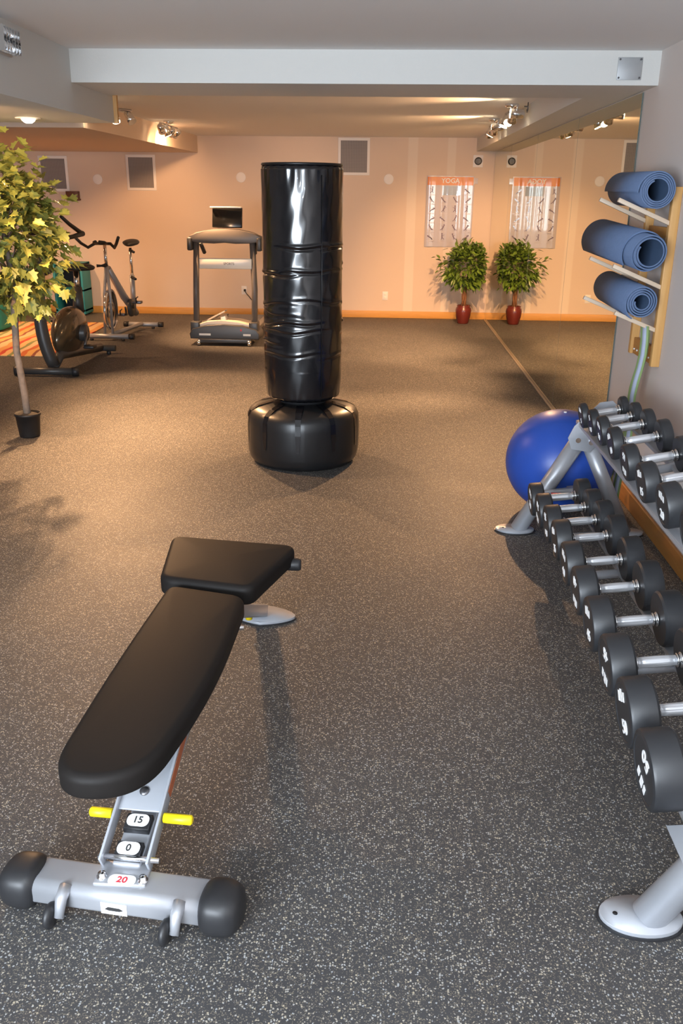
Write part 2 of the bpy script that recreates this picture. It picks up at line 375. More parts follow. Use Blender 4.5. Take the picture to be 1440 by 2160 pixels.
for zz in (-.026, .026):
    MB().tube([(.035, -.09, zz), (.035, .09, zz)], [.024, .024], 14).build('lens', M['lens'], t)
g = MB()
for k in range(7): g.box((.045, -.09+k*.03, 0), (.03, .003, .10))
g.build('guard', M['chrome'], t)
o = MB().tube([(0, 0, 0), (0, 0, -.055), (.0, .03, -.07), (0, .05, -.05)], .005, 8).tube([(0, 0, -.03), (-.03, 0, -.03)], .004, 8).build('ceiling_hook', M['steel'])
tag(o, 'small metal hook hanging from ceiling near the mirror bulkhead', 'hook', loc=(1.09, 7.75, ZC))
o = MB().box((0, -.04, 0), (.17, .08, .12), bev=.004).box((0, -.05, -.045), (.19, .10, .02)).build('wall_shelf', M['brown'])
tag(o, 'small brown wooden box shelf on wall under the half hidden vent', 'shelf', loc=(-4.30, YB, 1.56))

# poster
t = thing('yoga_poster', 'glossy yoga pose chart with orange header on back wall', 'poster', (.80, YB-.004, .963))
PW, PH = .63, .90
mb = MB(); N = 18
cols = []
for i in range(N+1):
    x = -PW/2+PW*i/N; d = -.004-.012*abs(sin(i*.9))*(.4+.6*(i > N*.72 or i < 3))
    cols.append((x, d))
def sheet(x0, x1, z0, z1, dd=0):
    g = MB(); pts = [(x0, None)]+[(x, None) for x, _ in cols if x0 < x < x1]+[(x1, None)]
    def dep(x):
        u = (x+PW/2)/PW*N; i = min(int(u), N-1); f = u-i; return cols[i][1]*(1-f)+cols[i+1][1]*f - dd
    vs = [(x, dep(x)) for x, _ in pts]
    for (a, da), (b, db) in zip(vs, vs[1:]):
        g.quad((a, da, z0), (b, db, z0), (b, db, z1), (a, da, z1))
        g.quad((a, da+.0015, z0), (a, da+.0015, z1), (b, db+.0015, z1), (b, db+.0015, z0))
    for f in g.b.faces: f.smooth = True
    bmesh.ops.remove_doubles(g.b, verts=g.b.verts, dist=1e-5)
    return g, dep
g, dep = sheet(-PW/2, PW/2, 0, PH); g.build('sheet', M['paper'], t)
g, _ = sheet(-PW/2+.012, PW/2-.012, PH-.115, PH-.012, .001); g.build('header', M['orange'], t)
g, _ = sheet(-.10, .14, PH-.24, PH-.125, .001); g.build('intro_panel', M['paper_blue'], t)
text_obj('title', 'YOGA', .085, M['label'], t, frame((0, dep(0)-.006, PH-.062), (1, 0, 0), (0, 0, 1)))
fg = MB(); g2 = MB()
rnd = random.Random(3)
for r in range(6):
    for c in range(4):
        if r == 0 and c in (1, 2): continue
        x = -.235+c*.157; z = PH-.19-r*.118; y = dep(x)-.004
        def limb(a, b, w):
            a = Vector(a); b = Vector(b); d = b-a; l = d.length
            fg.box((x+(a.x+b.x)/2, y, z+(a.y+b.y)/2), (l, .001, w), rot=Matrix.Rotation(-math.atan2(d.y, d.x), 3, 'Y'))
        k = rnd.random()*6.28
        limb((0, 0), (.03*cos(k), .03*abs(sin(k))+.008), .014)
        limb((0, 0), (.032*cos(k+2.2), -.022), .008); limb((0, 0), (.03*cos(k+3.6), -.024), .008)
        limb((.02*cos(k), .02), (.04*cos(k+.9), .036), .004)
        fg.box((x+.036*cos(k), y, z+.036*abs(sin(k))+.014), (.017, .001, .017))
        g2.box((x, y, z-.042), (.11, .001, .004)); g2.box((x, y, z-.052), (.08, .001, .003))
fg.build('figures', M['fig'], t); g2.build('captions', M['fig2'], t)
cb = MB(); cb.box((.335, -.004, PH-.06), (.05, .001, .07)); cb.build('clear_tape', M['paper'], t)

# ------------------------------------------------------------------ punching bag
B0 = (-.515, 5.43, 0)
t = thing('punching_bag', 'tall black free standing punching bag on round weighted base', 'punching bag', B0)
prof = [(.001, 0), (.30, 0), (.325, .012), (.345, .04), (.354, .08), (.358, .15), (.358, .25), (.354, .305), (.338, .338), (.29, .362), (.20, .385), (.001, .39)]
def flute(a, z):
    k = (a*10/(2*pi)) % 1; s = 1 if .40 < k < .60 else 0
    return 1 - (.004*s if .05 < z < .37 else 0)
MB().lathe(prof, n=200, fn=flute).build('base', M['bagbase'], t)
st = MB()
for k in range(10):
    a = 2*pi*(k+.5)/10
    pts = [(.20, .392), (.29, .369), (.338, .338), (.355, .30), (.360, .24), (.360, .13)]
    w = [.045, .040, .036, .034, .034, .018]
    T = Vector((-sin(a), cos(a), 0)); D = Vector((cos(a), sin(a), 0))
    for i in range(5):
        p, q = D*(pts[i][0]+.0005)+Vector((0, 0, pts[i][1])), D*(pts[i+1][0]+.0005)+Vector((0, 0, pts[i+1][1]))
        st.quad(p-T*w[i]/2, p+T*w[i]/2, q+T*w[i+1]/2, q-T*w[i+1]/2)
        st.quad(p-T*w[i]/2-D*.008, q-T*w[i+1]/2-D*.008, q+T*w[i+1]/2-D*.008, p+T*w[i]/2-D*.008)
st.build('base_strap', M['bag'], t)
MB().lathe([(.001, .38), (.15, .38), (.15, .43), (.001, .43)], n=32).build('neck', M['dark'], t)
bg = MB(); n = 180; nz = 260; rings = []
rnd = random.Random(11)
creases = [(1.33, .009, 0.0, .02), (1.305, .007, 1.7, .03), (1.19, .010, .8, .05), (1.175, .006, 2.2, .03), (.875, .010, 2.6, .03), (.86, .006, .4, .05), (.79, .009, 1.1, .06), (.98, .006, 3.0, .05), (1.01, .005, 4.0, .04), (.72, .004, .5, .05), (.67, .004, 1.5, .03), (.93, .005, 5.0, .05)]
for j in range(nz+1):
    z = .41 + (1.775-.41)*j/nz; ring = []
    for k in range(n):
        a = 2*pi*k/n
        R = .240
        if z < .60: R -= .012*((.60-z)/.19)**2
        if z < .44: R -= .030*((.44-z)/.03)**2
        if z > 1.75: R -= .012*((z-1.75)/.025)**2
        for (cz, amp, ph, wv) in creases:
            zz = z - cz - wv*.5*sin(a*1.0+ph) - .006*sin(a*5+ph*2)
            env = max(0, .25+.75*sin(a*1.5+ph*3))
            R -= amp*env*math.exp(-(zz/.007)**2) - amp*.6*env*math.exp(-((zz-.016)/.010)**2)
        R += (.0012 if .6 < z < 1.36 else .0004)*sin(a*7+z*9)*sin(z*23+a*2) + .0005*sin(a*17-z*31)
        if z > 1.60: R += .0022*sin(a*26)*max(0, (z-1.60)/.17)
        if z < .50: R += .0018*sin(a*30)*((.50-z)/.09)
        ring.append(bg.b.verts.new((R*cos(a), R*sin(a), z)))
    rings.append(ring)
for a, b in zip(rings, rings[1:]):
    for k in range(n): bg._f([a[k], a[(k+1) % n], b[(k+1) % n], b[k]], True)
bg._f(rings[0][::-1]); bg._f(rings[-1])
bg.build('bag', M['bag'], t)
MB().lathe([(.236, 1.772), (.240, 1.778), (.236, 1.786), (.001, 1.790)], n=64).build('top_cap', M['bagbase'], t)
MB().tube([(.243*cos(-1.0), .243*sin(-1.0), .45), (.245*cos(-1.0), .245*sin(-1.0), 1.1), (.243*cos(-1.0), .243*sin(-1.0), 1.72)], .0022, 6).build('seam', M['bagbase'], t)

# ------------------------------------------------------------------ weight bench
BO = Vector((-.59, 1.60, 0))
t = thing('weight_bench', 'black padded adjustable weight bench with silver frame in foreground', 'weight bench', BO)
ax = Vector((.10, 1.55, 0)).normalized(); sd = Vector((ax.y, -ax.x, 0))   # along bench / to its right
def L(a, s, z): return BO*0 + ax*a + sd*s + Vector((0, 0, z))
# front crossbar: D-profile tube with rubber ends
cb = MB()
cs = Vector((.5, -.058, 0)).normalized(); ca = Vector((-cs.y, cs.x, 0))
def CB(a, s, z): return ca*a + cs*s + Vector((0, 0, z))
sec = []
for (cx, cz, r, a0) in ((.038, .036, .010, -90), (.038, .078, .012, 0), (-.020, .064, .026, 90), (-.036, .040, .010, 180)):
    for k in range(7): sec.append((cx+r*cos(radians(a0+15*k)), cz+r*sin(radians(a0+15*k))))
def crossbar(x0, x1):
    a = [cb.b.verts.new(CB(p, x0, q)) for p, q in sec]; b = [cb.b.verts.new(CB(p, x1, q)) for p, q in sec]; n_ = len(sec)
    for k in range(n_): cb._f([a[k], a[(k+1) % n_], b[(k+1) % n_], b[k]], True)
    cb._f(a[::-1]); cb._f(b)
crossbar(-.215, .215)
cross = cb.build('front_crossbar', M['silver'], t)
for s in (-1, 1):
    c = MB(); g = bmesh.new(); bmesh.ops.create_cube(g, size=1); bmesh.ops.subdivide_edges(g, edges=list(g.edges), cuts=7, use_grid_fill=True)
    def sh(p):
        q = Vector((p.x*2, p.y*2, p.z*2)); m = max(abs(q.x), abs(q.y), abs(q.z)); e = 2.9
        l = (abs(q.x)**e+abs(q.y)**e+abs(q.z)**e)**(1/e)
        q = q*(m/l) if l else q
        xx = q.x*.060
        if q.x*s < 0: xx = q.x*.045
        return CB(q.y*.062, s*.240+xx, .054+q.z*.054)
    c._merge(g, sh, True); c.build('end_cap', M['rubber2'], t)
for s in (-.145, .135):
    w = MB(); w.lathe([(.001, -.011), (.020, -.011), (.029, -.006), (.031, 0), (.029, .006), (.020, .011), (.001, .011)], (0, 0, 0), axis='X', n=26)
    R = Matrix((( cs.x, ca.x, 0), (cs.y, ca.y, 0), (0, 0, 1)))
    for v in w.b.verts: v.co = R @ v.co + CB(-.075, s, .034)
    w.build('transport_wheel', M['rubber2'], t)
    bk = MB(); bk.tube([CB(-.03, s+.022, .082), CB(-.06, s+.022, .07), CB(-.077, s+.022, .034)], [.016, .014, .011], 12); bk.tube([CB(-.075, s-.014, .034), CB(-.075, s+.032, .034)], .005, 8)
    bk.build('wheel_bracket', M['silver'], t)
def pill(name, a0, s0, z0, w, h, nrm_pitch, txt, m_ink, thick=.004, parent=None, sz=.026, backing=True, lift=0):
    # label facing up and to the front: local x = side, local y = along slope
    y = ax*cos(nrm_pitch)+Vector((0, 0, sin(nrm_pitch))); fr = frame(L(a0, s0, z0), sd, y)
    poly = []; r = min(w, h)/2*.85
    for (cx, cy, a1) in ((w/2-r, h/2-r, 0), (-w/2+r, h/2-r, 90), (-w/2+r, -h/2+r, 180), (w/2-r, -h/2+r, 270)):
        for k in range(5): a = radians(a1+k*22.5); poly.append((cx+r*cos(a), cy+r*sin(a)))
    p = MB().prism(poly, thick, fn=lambda x, yy, z: fr @ Vector((x, yy, z))).build(name, M['label'], parent or t)
    text_obj('digits', txt, sz, m_ink, p, fr @ Matrix.Translation((0, 0, thick+.0004)), .0003); return p
pill('angle_label', -.006, .006, .0975, .066, .034, 0, '20', M['red'], .0015)
MB().box(L(.02, 0, .091), (.125, .075, .012), bev=.003).build('mount_plate', M['silver'], t)
for s in (-.045, .055):
    MB().lathe([(.013, 0), (.013, .004), (.009, .006), (.009, .013), (.001, .014)], L(.0, s, .096), n=12).build('bolt', M['chrome'], t)
fr = frame(CB(-.0465, .0, .050), cs, (0, 0, 1))
MB().prism([(-.032, -.016), (.032, -.016), (.032, .016), (-.032, .016)], .001, fn=lambda x, y, z: fr @ Vector((x, y, z))).build('logo_sticker', M['label'], t)
MB().prism([(-.022, -.002), (-.012, -.005), (.014, -.005), (.023, -.001), (.014, .004), (-.014, .005)], .0006, z0=.0012, fn=lambda x, y, z: fr @ Vector((x, y, z))).build('logo_mark', M['ink'], t)
# spine
sp = MB()
def obox(mb, a0, z0, a1, z1, s, w, h, bev=.005):
    p, q = L(a0, s, z0), L(a1, s, z1); d = (q-p); l = d.length; d.normalize(); n = sd.cross(d)
    R = Matrix(((sd.x, d.x, n.x), (sd.y, d.y, n.y), (sd.z, d.z, n.z)))
    mb.box((p+q)/2, (w, l, h), rot=R, bev=bev)
obox(sp, .045, .078, .95, .335, 0, .070, .05); sp.build('spine', M['silver'], t)
sp = MB(); obox(sp, .93, .34, 1.55, .035, .015, .062, .05); sp.build('rear_leg', M['silver'], t)
# rear foot plate
fp = MB(); poly = []
for k in range(28):
    a = 2*pi*k/28; r = 1+.0*cos(a); poly.append((.130*cos(a), .080*sin(a)*(1-.30*abs(cos(a)))))
fp.prism([(x*1, y) for x, y in poly], .010, fn=lambda x, y, z: L(1.56+y, .025+x, z+.004), bev=.002); fp.build('rear_foot', M['silver2'], t)
fp = MB(); fp.prism([(x*1.03, y*1.08) for x, y in poly], .005, fn=lambda x, y, z: L(1.56+y, .025+x, z)); fp.build('foot_pad', M['rubber2'], t)
# ladder blocks with numbers
for a0, z0, tx in ((.068, .108, '0'), (.142, .130, '15'), (.345, .190, '30')):
    b = MB(); y = ax*cos(.27)+Vector((0, 0, sin(.27))); fr = frame(L(a0, 0, z0), sd, y)
    b.prism([(-.032, -.022), (.032, -.022), (.032, .022), (-.032, .022)], .022, fn=lambda x, yy, z: fr @ Vector((x, yy, z)), bev=.003); nb = b.build('notch_block', M['rubber2'], t)
    pill('number_label', a0-.005, 0, z0+.023, .056, .034, .27, tx, M['ink'], .0015, parent=nb, sz=.026)
# support channel with handle
chn = MB()
for s in (-.058, .058): obox(chn, .03, .108, .58, .365, s, .007, .045, .002)
chn.build('side_plate', M['silver2'], t)
cp = MB(); obox(cp, .150, .171, .300, .241, 0, .110, .006, .002); cp.build('cross_plate', M['silver2'], t)
fr = frame(L(.194, 0, .1958), sd, ax*cos(.44)+Vector((0, 0, sin(.44)))); 
MB().lathe([(.012, .0), (.012, .003), (.001, .003)], (0, 0, 0), n=20).build('hole_plug', M['steel'], t).data.transform(fr)
st = MB(); obox(st, .20, .188, .42, .291, .0625, .0015, .028, 0); st.build('warning_label', M['rust'], t)
hd = MB(); h2 = MB(); hd.tube([L(.140, -.066, .165), L(.140, -.120, .165), L(.140, -.124, .165)], [.0125, .0125, .008], 16); h2.tube([L(.140, .066, .165), L(.140, .135, .165), L(.140, .139, .165)], [.0125, .0125, .008], 16)
hd.build('yellow_grip', M['yellow'], t); h2.build('yellow_grip', M['yellow'], t)
MB().tube([L(.045, -.07, .118), L(.045, .082, .118)], .007, 10).build('pivot_bolt', M['chrome'], t)
# brackets under pads and knob
ub = MB(); obox(ub, .52, .372, .98, .372, 0, .07, .03); obox(ub, .98, .36, 1.28, .372, 0, .08, .03); ub.build('pad_bracket', M['steel'], t)
MB().tube([L(.80, .035, .355), L(.80, .125, .352)], [.01, .008], 10).build('hinge_pin', M['chrome'], t)
MB().lathe([(.001, 0), (.018, 0), (.022, .006), (.022, .05), (.018, .058), (.001, .058)], (0, 0, 0), axis='X', n=16).build('adjuster_knob', M['rubber2'], t).data.transform(Matrix.Translation(L(1.215, .178, .392)))
MB().tube([L(1.44, -.008, .05), L(1.44, -.008, .12)], .014, 12).build('yellow_pin', M['yellow'], t)
# pads: plan outlines in world x,y
def pad(name, pts, z0, h, bev, tilt=None, rad=.03):
    P = []; n = len(pts)
    for i, (x, y, r) in enumerate(pts):
        p = Vector((x, y)); a = (Vector(pts[i-1][:2])-p); b = (Vector(pts[(i+1) % n][:2])-p)
        la = min(r, a.length*.49); lb = min(r, b.length*.49); a = p+a.normalized()*la; b = p+b.normalized()*lb
        for k in range(13):
            tt = k/12; P.append(tuple(a*(1-tt)**2+p*2*tt*(1-tt)+b*tt*tt))
    # rings follow the outline: rounded lower edge, straight side, rounded upper edge, gently crowned top
    Q = []
    for p in P:
        if not Q or (Vector(p)-Vector(Q[-1])).length > .0015: Q.append(p)
    if (Vector(Q[0])-Vector(Q[-1])).length < .0015: Q.pop()
    n = len(Q); area = sum(Q[i][0]*Q[(i+1) % n][1]-Q[(i+1) % n][0]*Q[i][1] for i in range(n)); sg = 1 if area > 0 else -1
    N = []
    for i in range(n):
        d = Vector(Q[(i+1) % n])-Vector(Q[i-1]); N.append(Vector((-d.y, d.x)).normalized()*sg)
    cen = sum((Vector(q) for q in Q), Vector((0, 0)))/n; b2 = bev*.4
    prof_ = [(b2*(1-sin(a)), b2*(1-cos(a))) for a in [pi/8*k for k in range(5)]]
    prof_ += [(bev*(1-cos(a)), h-bev+bev*sin(a)) for a in [pi/14*k for k in range(8)]]
    m = MB(); rings = []
    for off, z in prof_: rings.append([m.b.verts.new((q[0]+N[i].x*off-BO.x, q[1]+N[i].y*off-BO.y, z0+z)) for i, q in enumerate(Q)])
    for f, dz in ((.85, .0022), (.6, .0042), (.3, .0055)):
        rings.append([m.b.verts.new((cen.x+(q[0]+N[i].x*bev-cen.x)*f-BO.x, cen.y+(q[1]+N[i].y*bev-cen.y)*f-BO.y, z0+h+dz)) for i, q in enumerate(Q)])
    for A, B in zip(rings, rings[1:]):
        for k in range(n): m._f([A[k], A[(k+1) % n], B[(k+1) % n], B[k]], True)
    m._f(rings[0][::-1]); m._f(rings[-1], True)
    return m.build(name, M['vinyl'], t)
seat = pad('seat_pad', [(-.757, 2.905, .05), (-.290, 2.845, .05), (-.402, 2.470, .04), (-.712, 2.530, .05)], .386, .066, .022)
back = pad('back_pad', [(-.672, 2.500, .05), (-.412, 2.435, .05), (-.418, 1.95, .25), (-.492, 1.522, .14), (-.708, 1.508, .14), (-.700, 1.99, .25)], .386, .060, .022)

# ------------------------------------------------------------------ dumbbell rack
RO = Vector((.9, 2.9, 0))
t = thing('dumbbell_rack', 'silver two tier dumbbell rack standing against right wall', 'dumbbell rack', RO)
def foot(x, y, px, py):
    poly = [(px*cos(2*pi*k/36), py*sin(2*pi*k/36)) for k in range(36)]
    f = MB().prism(poly, .010, fn=lambda a, b, z: Vector((x+a, y+b, z+.006)), bev=.002).build('foot_plate', M['silver2'], t, off=RO)
    MB().prism([(a*1.06, b*1.09) for a, b in poly], .006, fn=lambda a, b, z: Vector((x+a, y+b, z))).build('foot_rubber', M['rubber2'], f, off=RO)
    MB().lathe([(.006, .016), (.006, .017), (.001, .017)], (x-px*.62, y, 0), n=12).build('screw_hole', M['dark'], f, off=RO)
for y in (4.215, 1.650):
    fx = .690 if y > 3 else .645
    foot(fx, y, .098, .062)
    MB().tube([(fx+.015, y, .01), (.985, y, .52)], .041, 28).build('front_leg', M['silver'], t, off=RO)
    MB().tube([(1.245, y, .01), (1.005, y, .50)], .036, 28).build('rear_leg', M['silver'], t, off=RO)
    foot(1.25, y, .09, .055)
    ins = -1 if y > 3 else 1
    pl = MB(); pts = [(.925, .455), (1.02, .44), (1.06, .50), (1.16, .60), (1.155, .65), (1.10, .70), (1.04, .69), (.93, .57), (.905, .51)]
    pl.prism(pts, .008, fn=lambda a, b, z: Vector((a, y+ins*(.036+z), b)), bev=.001); pl.build('end_plate', M['silver2'], t, off=RO)
    for (bx, bz) in ((.955, .50), (1.02, .49)):
        MB().lathe([(.013, 0), (.013, .008), (.001, .012)], (bx, y+ins*.046, bz), axis='Y', n=12).build('bolt', M['chrome'], t, off=RO)
    # arm that carries the lower tier
    MB().box((.88, y+ins*.055, .225), (.25, .03, .05), rot=rot3('Y', -8), bev=.004).build('tier_arm', M['silver'], t, off=RO)
def rail(name, x, z, w, tilt, y0=1.60, y1=4.235):
    MB().box((x, (y0+y1)/2, z), (w, y1-y0, .006), rot=rot3('Y', -tilt), bev=.001).box((x-w/2*cos(radians(tilt)), (y0+y1)/2, z-w/2*sin(radians(tilt))-.005), (.004, y1-y0, .014)).build(name, M['silver'], t, off=RO)
LT, UT = 6, 10
rail('tier_rail', .775, .222, .05, LT); rail('tier_rail', .975, .245, .075, LT)
rail('tier_rail', .975, .588, .05, UT); rail('tier_rail', 1.185, .632, .085, UT)
for y in (1.75, 2.47, 3.19, 3.60): MB().tube([(.77, y, .205), (.96, y, .228)], .018, 14).build('cross_tube', M['silver2'], t, off=RO)
for y in (1.80, 2.62, 3.37): MB().tube([(.97, y, .575), (1.17, y, .618)], .018, 14).build('cross_tube', M['silver2'], t, off=RO)
o = MB().box((.765, 1.64, .2305), (.14, .15, .002), rot=rot3('Y', -LT)).build('end_sheet', M['silver2'], t, off=RO)
MB().box((.795, 1.615, .2360), (.075, .05, .001), rot=rot3('Y', -LT)).build('warning_label', M['label'], t, off=RO)
MB().box((.795, 1.615, .2370), (.067, .042, .001), rot=rot3('Y', -LT)).build('orange_print', M['orange'], t, off=RO)
MB().box((.85, 4.05, .262), (.05, .03, .001)).build('warning_label', M['red'], t, off=RO)

# dumbbells
def dumbbell(label, num, pos, tilt, hr, ht, hl, roll, group):
    # pos = centre of the left head; axis runs to +x
    L_ = hl+2*ht; c = Vector(pos)+Vector((cos(radians(tilt)), 0, sin(radians(tilt))))*(hl/2+ht/2)
    o = bpy.data.objects.new('dumbbell', None); COL.objects.link(o); tag(o, label, 'dumbbell', group, loc=c)
    o.rotation_euler = (radians(roll), -radians(tilt), 0)
    for s in (-1, 1):
        x0, x1 = s*hl/2, s*L_/2
        e = .010
        pr = [(.02, x0), (hr-e*.6, x0), (hr, x0+s*e*.7), (hr, x1-s*e), (hr-e*.3, x1-s*e*.3), (hr-e, x1), (hr-.016, x1), (hr-.018, x1-s*.002), (.001, x1-s*.002)]
        hd = MB().lathe(pr, axis='X', n=48).build('head', M['rubber'], o); smooth_split(hd, 35)
        fr = frame((x1-s*.0015, 0, -hr*.42), (0, -1 if s < 0 else 1, 0), (0, 0, 1))
        text_obj('number', num, hr*(.56 if len(num) < 3 else .44), M['label'], hd, fr, .0012)
        mk = MB(); f2 = frame((x1-s*.0015, 0, hr*.45), (0, -1 if s < 0 else 1, 0), (0, 0, 1))
        for (a, b, w, h) in ((-.30, 0, .16, .30), (-.06, .03, .22, .36), (.22, 0, .20, .28)):
            mk.prism([(hr*(a-w/2), hr*(b-h/2)), (hr*(a+w/2*.8), hr*(b-h/2)), (hr*(a+w/2), hr*(b+h/2)), (hr*(a-w/2*.7), hr*(b+h/2))], .0012, fn=lambda x, y, z: f2 @ Vector((x, y, z)))
        mk.build('logo', M['label'], hd)
        MB().lathe([(.020, x0), (.024, x0-s*.001), (.024, x0-s*.007), (.019, x0-s*.009), (.019, x0-s*.012), (.0215, x0-s*.013), (.0215, x0-s*.018), (.017, x0-s*.020), (.010, x0-s*.021)], axis='X', n=24).build('collar', M['chrome'], o)
    h = hl/2-.020
    hn = MB().lathe([(.0155, -h), (.0168, -h*.6), (.0175, 0), (.0168, h*.6), (.0155, h)], axis='X', n=48, fn=lambda a, z: 1-.05*(1 if (a*8/(2*pi)) % 1 < .25 else 0)).build('handle', M['chrome_r'], o)
    return o
LY = [(0.717, 3.838, 0.305, 0.077), (0.726, 3.677, 0.307, 0.079), (0.735, 3.512, 0.309, 0.081), (0.738, 3.322, 0.311, 0.083), (0.732, 3.075, 0.313, 0.085), (0.726, 2.828, 0.316, 0.088), (0.718, 2.568, 0.319, 0.091), (0.712, 2.302, 0.321, 0.093), (0.702, 2.045, 0.324, 0.096), (0.688, 1.792, 0.327, 0.099)]
rolls = [20, 200, 170, -15, 12, 185, -8, 190, -25, 205]
for i, (x, y, z, hr) in enumerate(LY):
    f = i/9; ht = .060+.020*f
    sizes = ['farthest', 'second from the far end', 'third from the far end', 'fourth from the far end', 'fifth from the far end', 'fifth from the near end', 'fourth from the near end', 'third from the near end', 'second from the near end', 'nearest and largest'][i]
    dumbbell('black round dumbbell on lower rack tier, ' + sizes, str(30+5*(i//2)), (x, y, z), LT+1, hr, ht, .150, rolls[i], 'dumbbells on the lower tier')
UY = [(0.938, 4.035, 0.658, 0.06), (0.953, 3.895, 0.66, 0.062), (0.960, 3.738, 0.663, 0.065), (0.960, 3.525, 0.666, 0.068), (0.948, 3.240, 0.669, 0.071), (0.944, 2.985, 0.672, 0.074), (0.948, 2.735, 0.675, 0.077), (0.949, 2.47, 0.679, 0.081), (0.95, 2.20, 0.683, 0.084)]
for i, (x, y, z, hr) in enumerate(UY):
    f = i/8; ht = .034+.036*f
    sizes = ['farthest and smallest', 'second from the far end', 'third from the far end', 'fourth from the far end', 'fifth from the far end', 'sixth from the far end', 'seventh from the far end', 'eighth from the far end', 'nearest, cut by the picture edge'][i]
    dumbbell('black round dumbbell on upper rack tier, ' + sizes, str(5+5*(i//2)), (x, y, z), UT+1, hr, ht, .150, [0, 170, 15, -20, 190, -10, 8, 175, 20][i], 'dumbbells on the upper tier')

# ------------------------------------------------------------------ exercise ball
t = thing('exercise_ball', 'large blue exercise ball on floor behind dumbbell rack', 'exercise ball', (.955, 4.565, 0))
g = MB(); R = .285; prof = [(.001, 0)]+[(R*sin(a), R*.975-R*.975*cos(a)) for a in [pi*k/40 for k in range(3, 40)]]+[(.001, R*1.95)]
g.lathe([(.06, 0.0)]+[p for p in prof if p[0] > .061]+[(.001, R*1.95)], n=64); g.build('ball', M['blue'], t)
MB().tube([(0, -.03, R*1.95-.004), (0, -.03, R*1.95+.0015)], .008, 12).build('valve_plug', M['label'], t)

# ------------------------------------------------------------------ yoga mat rack, mats, strap
t = thing('mat_rack', 'pale wooden wall rack with slanted pegs holding yoga mats', 'mat rack', (XW, 4.66, .82))
T0 = Vector((XW, 4.66, .82))
for y, z0, z1 in ((4.45, .82, 1.67), (4.86, .82, 1.66)):
    MB().box((1.355, y, (z0+z1)/2), (.042, .038, z1-z0), bev=.003).build('upright', M['pine_z'], t, off=T0)
MB().box((1.362, 4.655, .865), (.026, .37, .085), bev=.002).build('bottom_board', M['pine_y'], t, off=T0)
MB().box((1.362, 4.655, 1.46), (.02, .37, .05), bev=.002).build('cross_board', M['pine_y'], t, off=T0)
for k in range(6): MB().tube([(1.349, 4.53+k*.055, .85), (1.343, 4.53+k*.055, .85)], .005, 8).build('screw', M['label'], t, off=T0)
pegs = [(4.45, 1.505, 1.085, 1.610), (4.86, 1.505, 1.09, 1.610), (4.45, 1.207, 1.095, 1.307), (4.86, 1.207, 1.07, 1.317), (4.45, 1.000, 1.13, 1.082), (4.86, 1.000, 1.06, 1.112)]
for y, zb, xt, zt in pegs:
    p = Vector((1.34, y, zb)); q = Vector((xt, y, zt)); d = (q-p); a = math.atan2(d.z, -d.x)
    MB().box((p+q)/2, (d.length, .02, .02), rot=Matrix.Rotation(a, 3, 'Y'), bev=.002).build('peg', M['peg'], t, off=T0)
def yoga_mat(label, near, far, r_out, r_in, turns, shift, drop, phase=0, thick=.0065, flap=0):
    near, far = Vector(near), Vector(far); axv = (far-near); ln = axv.length; axv.normalize()
    u = axv.cross(Vector((0, 0, 1))).normalized(); w = u.cross(axv)
    N = int(turns*44); g = MB(); ring = []
    for i in range(N+1):
        f = i/N; a = phase+f*turns*2*pi; r = r_in+(r_out-r_in)*f
        off = shift*max(0, (f-drop))/(1-drop) if drop < 1 else 0
        if flap and i > N-10: r += flap*((i-(N-10))/10)**1.5
        d = u*cos(a)+w*sin(a); p = near+axv*off
        ring.append([g.b.verts.new(p+d*(r-thick/2)), g.b.verts.new(p+d*(r+thick/2)), g.b.verts.new(p+axv*ln+d*(r+thick/2)), g.b.verts.new(p+axv*ln+d*(r-thick/2))])
    for A, B in zip(ring, ring[1:]):
        for k in range(4):
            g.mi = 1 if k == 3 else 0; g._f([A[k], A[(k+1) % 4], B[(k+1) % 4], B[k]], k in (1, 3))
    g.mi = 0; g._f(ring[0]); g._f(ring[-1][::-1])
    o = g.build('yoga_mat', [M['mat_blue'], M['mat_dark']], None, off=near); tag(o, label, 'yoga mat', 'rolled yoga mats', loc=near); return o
yoga_mat('tightly rolled blue yoga mat, topmost on wooden wall rack', (1.238, 4.36, 1.652), (1.228, 4.97, 1.660), .084, .046, 4.2, 0, 1, phase=2.0, flap=.007)
yoga_mat('loosely rolled blue yoga mat, middle of wooden wall rack', (1.232, 4.33, 1.374), (1.165, 4.94, 1.410), .096, .058, 3.2, .11, .62, phase=2.6, flap=.010)
yoga_mat('rolled blue yoga mat, lowest on wooden wall rack', (1.233, 4.37, 1.142), (1.213, 4.98, 1.166), .078, .032, 4.2, 0, 1, phase=3.0, flap=.008)
t = thing('exercise_strap', 'green and lavender striped strap hanging below the mat rack', 'strap', (1.30, 4.5, 1.02))
T0 = Vector((1.30, 4.5, 1.02))
def ribbon(mb, pts, w, th=.002, wd=(0, 1, 0)):
    wd = Vector(wd); pts = [Vector(p) for p in pts]; rr = []
    for i, p in enumerate(pts):
        tt = (pts[min(i+1, len(pts)-1)]-pts[max(i-1, 0)]).normalized(); nn = tt.cross(wd).normalized(); ww = nn.cross(tt).normalized()
        rr.append([mb.b.verts.new(p+a*ww*w/2+b*nn*th/2) for a, b in ((-1, -1), (1, -1), (1, 1), (-1, 1))])
    for A, B in zip(rr, rr[1:]):
        for k in range(4): mb._f([A[k], A[(k+1) % 4], B[(k+1) % 4], B[k]], True)
    mb._f(rr[0][::-1]); mb._f(rr[-1])
